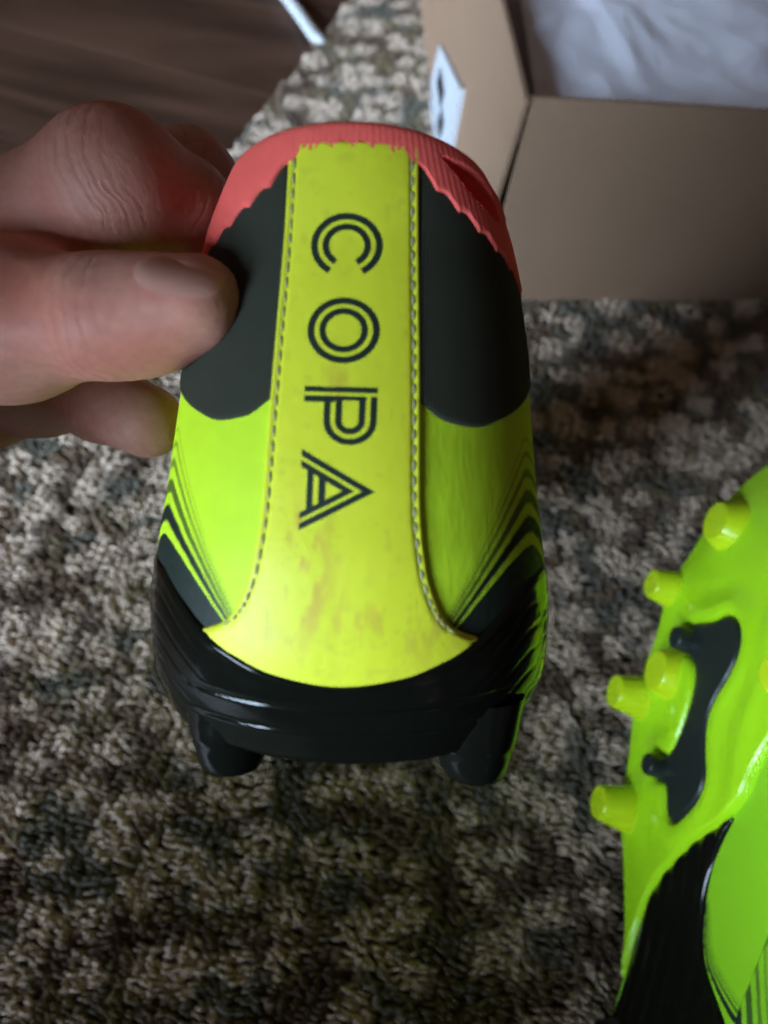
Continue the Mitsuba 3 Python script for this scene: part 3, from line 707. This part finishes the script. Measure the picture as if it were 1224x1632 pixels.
# ---------------------------------------------------------------- the person holding the boot
KN = {-1: (-.325, -.14, .19), 1: (.20, -.26, .11)}  # left knee, out of view, set wide and high to shade the near carpet
WRIST, ELBOW, SHOULDER = np.array([-.178, .016, .216]), np.array([-.31, -.08, .45]), np.array([-.20, -.33, .65])
J = {k: at(*q) for k, q in HANDJ.items()}
def hand_field(P):
    c = lambda a, b, ra, rb: capsule(P, J.get(a, a) if isinstance(a, str) else a, J.get(b, b) if isinstance(b, str) else b, ra, rb)
    fingers = []
    for nm, rr in (('i', (.0120, .0113, .0090, .0074)), ('m', (.0112, .0098, .0086, .0074)), ('r', (.0112, .0102, .0094, .0082)), ('p', (.0095, .0080, .0070, .0062))):
        a, b, d, e = (nm + k for k in ('mcp', 'pip', 'dip', 'tip'))
        fgr = smin(smin(c(a, b, rr[0], rr[1]), c(b, d, rr[1], rr[2]), .003), c(d, e, rr[2], rr[3]), .003)
        # knuckle pads
        fgr = smin(fgr, np.linalg.norm(P - J[b], axis=-1) - rr[1] * 1.06, .004)
        fingers.append(fgr)
    thumb = smin(smin(c('tmcp', 'tip_', .0112, .0092), c('tip_', 'ttip', .0093, .0072), .003), c('tcmc', 'tmcp', .0165, .0122), .008)
    thumb = smin(thumb, np.linalg.norm(P - J['tpad'], axis=-1) - .0074, .006)
    palm = c('imcp', 'pmcp', .0125, .0105)
    for nm in 'imrp':
        palm = smin(palm, capsule(P, WRIST, J[nm + 'mcp'], .0190, .0125), .010)
    palm = smin(palm, capsule(P, WRIST + (J['tcmc'] - WRIST) * .2, J['tcmc'], .020, .0195), .012)
    palm = smin(palm, capsule(P, WRIST + [.014, -.014, -.014], J['pmcp'], .030, .020), .012)
    palm = smin(palm, capsule(P, J['tcmc'], J['ipip'] + [-.030, -.004, -.008], .012, .0095), .010)
    out = palm
    for fg in fingers:
        out = smin(out, fg, .0035)
    out = smin(out, thumb, .0045)
    web = capsule(P, J['tmcp'], J['imcp'] + (J['ipip'] - J['imcp']) * .25, .0085, .008)
    out = smin(out, web, .008)
    # creases: the thumb's joint lines and the fold at its base
    for a, b, w, dp in CREASES:
        d = capsule(P, at(*a), at(*b), 0, 0)
        out = out + dp * np.exp(-(d / w) ** 2)
    return out
def body_field(P):
    f = capsule(P, WRIST, ELBOW, .0235, .040)
    f = smin(f, capsule(P, ELBOW, SHOULDER, .042, .05), .03)
    f = smin(f, capsule(P, (0, -.62, .22), (0, -.40, .58), .15, .15), .08)
    f = smin(f, capsule(P, SHOULDER, -SHOULDER * [1, -1, -1], .07, .07), .06)
    f = smin(f, capsule(P, (0, -.36, .64), (0, -.29, .77), .055, .055), .04)
    f = smin(f, capsule(P, (0, -.25, .83), (0, -.19, .80), .085, .065), .03)
    f = smin(f, capsule(P, (0, -.28, .88), (0, -.25, .87), .09, .09), .05)
    for sx in (-1, 1):
        f = smin(f, capsule(P, (sx * .1, -.6, .2), (KN[sx][0], KN[sx][1], KN[sx][2]), .085, .062), .05)
        f = smin(f, capsule(P, (KN[sx][0], KN[sx][1], KN[sx][2] - .025), (sx * .15, -.62, .06), .055, .04), .03)
        f = smin(f, capsule(P, (sx * .15, -.62, .05), (sx * .14, -.75, .04), .04, .03), .02)
    f = smin(f, capsule(P, (.20, -.33, .65), (.30, -.33, .34), .05, .042), .03)
    f = smin(f, capsule(P, (.30, -.33, .34), (.19, -.27, .19), .04, .027), .03)
    return smin(f, capsule(P, (.19, -.27, .19), (.16, -.23, .175), .03, .024), .02)
def axis_(lo, a, b, hi, fine, coarse):
    return np.unique(np.round(np.r_[np.arange(lo, a, coarse), np.arange(a, b, fine), np.arange(b, hi, coarse)], 5))
xs, ys, zs = axis_(-.50, -.205, .005, .40, .0017, .016), axis_(-.90, -.02, .150, .2, .0017, .016), axis_(-.02, .150, .305, 1.05, .0017, .016)
Xg, Yg, Zg = np.meshgrid(xs, ys, zs, indexing='ij')
Pg = np.stack([Xg, Yg, Zg], -1)
Fb = body_field(Pg)
hx, hy, hz = (np.searchsorted(a, [lo, hi]) for a, lo, hi in ((xs, -.235, .012), (ys, -.03, .155), (zs, .13, .312)))
sub = np.s_[hx[0]:hx[1], hy[0]:hy[1], hz[0]:hz[1]]
Fb[sub] = smin(Fb[sub], hand_field(Pg[sub]), .008)
v, f = surface_net(Fb, xs, ys, zs)
bm = trimesh.Trimesh(v, f, process=False)
comp = max(bm.split(only_watertight=False), key=lambda m: len(m.faces))
comp = trimesh.smoothing.filter_taubin(comp, iterations=6)
add('person', comp, 'skin', True, label='person in a dark jumper pinching the boot collar between thumb and finger', category='person')
del Pg, Fb
# the thumb nail
def patch_disc(c, n, d, a, b, bulge, k=14):
    n = n / np.linalg.norm(n); d = d - n * (d @ n); d /= np.linalg.norm(d); e = np.cross(n, d)
    r, th = np.meshgrid(np.linspace(0, 1, k), np.linspace(0, 2 * np.pi, 41), indexing='ij')
    sx, sy = r * np.sign(np.cos(th)) * np.abs(np.cos(th)) ** .7, r * np.sign(np.sin(th)) * np.abs(np.sin(th)) ** .7
    P = c + (sx * a)[..., None] * d + (sy * b)[..., None] * e + (-bulge * sy ** 2 - .25 * bulge * sx ** 2 - .0006 * r ** 6)[..., None] * n
    return P.reshape(-1, 3), tri(grid_faces(k, 41))
v, f = patch_disc(*NAIL)
add('person__thumb_nail', (v, f), 'nail_horn', True)
# clothes
def cloth(fn, lo, hi, step, bsdf, key, label):
    ax = [np.arange(a, b, step) for a, b in zip(lo, hi)]
    G = np.stack(np.meshgrid(*ax, indexing='ij'), -1)
    v, f = surface_net(fn(G), *ax)
    m = trimesh.smoothing.filter_taubin(trimesh.Trimesh(v, f, process=False), iterations=4)
    add(key, m, bsdf, True, label=label)
folds = lambda P, k: .008 * (meshkit.fbm(P * k, 3, 61) - .5)
def jumper(P):
    cuff = WRIST + (ELBOW - WRIST) * .16
    f = capsule(P, cuff, ELBOW, .046, .056)
    f = smin(f, capsule(P, ELBOW, SHOULDER, .058, .07), .03)
    f = smin(f, capsule(P, (0, -.60, .26), (0, -.40, .58), .175, .17), .08)
    f = smin(f, capsule(P, SHOULDER, SHOULDER * [-1, 1, 1], .085, .085), .06)
    f = smin(f, capsule(P, (.20, -.33, .65), (.30, -.33, .34), .07, .058), .03)
    return smin(f, capsule(P, (.30, -.33, .34), (.21, -.28, .21), .055, .042), .03) + folds(P, 14)
def trousers(P):
    f = capsule(P, (0, -.62, .20), (0, -.60, .24), .18, .17)
    for sx in (-1, 1):
        f = smin(f, capsule(P, (sx * .1, -.6, .2), (KN[sx][0], KN[sx][1], KN[sx][2]), .105, .078), .05)
        f = smin(f, capsule(P, (KN[sx][0], KN[sx][1], KN[sx][2] - .015), (sx * .15, -.60, .075), .07, .058), .03)
    return f + folds(P, 12)
cloth(jumper, (-.5, -.92, .0), (.5, .15, .86), .014, 'jumper_wool', 'person__jumper', 'dark jumper')
cloth(trousers, (-.4, -.92, -.03), (.4, -.1, .5), .014, 'trouser_cloth', 'person__trousers', 'dark trousers')
def hair(P):
    f = smin(capsule(P, (0, -.29, .885), (0, -.265, .895), .100, .095), capsule(P, (0, -.34, .84), (0, -.33, .80), .07, .06), .03)
    return f + .6 * folds(P, 30)
cloth(hair, (-.16, -.46, .68), (.16, -.1, 1.03), .010, 'hair_dark', 'person__hair', 'dark hair')
for key in [k for k in list(labels) if '__' in k and 'category' in labels[k]]:
    labels[key].pop('category')
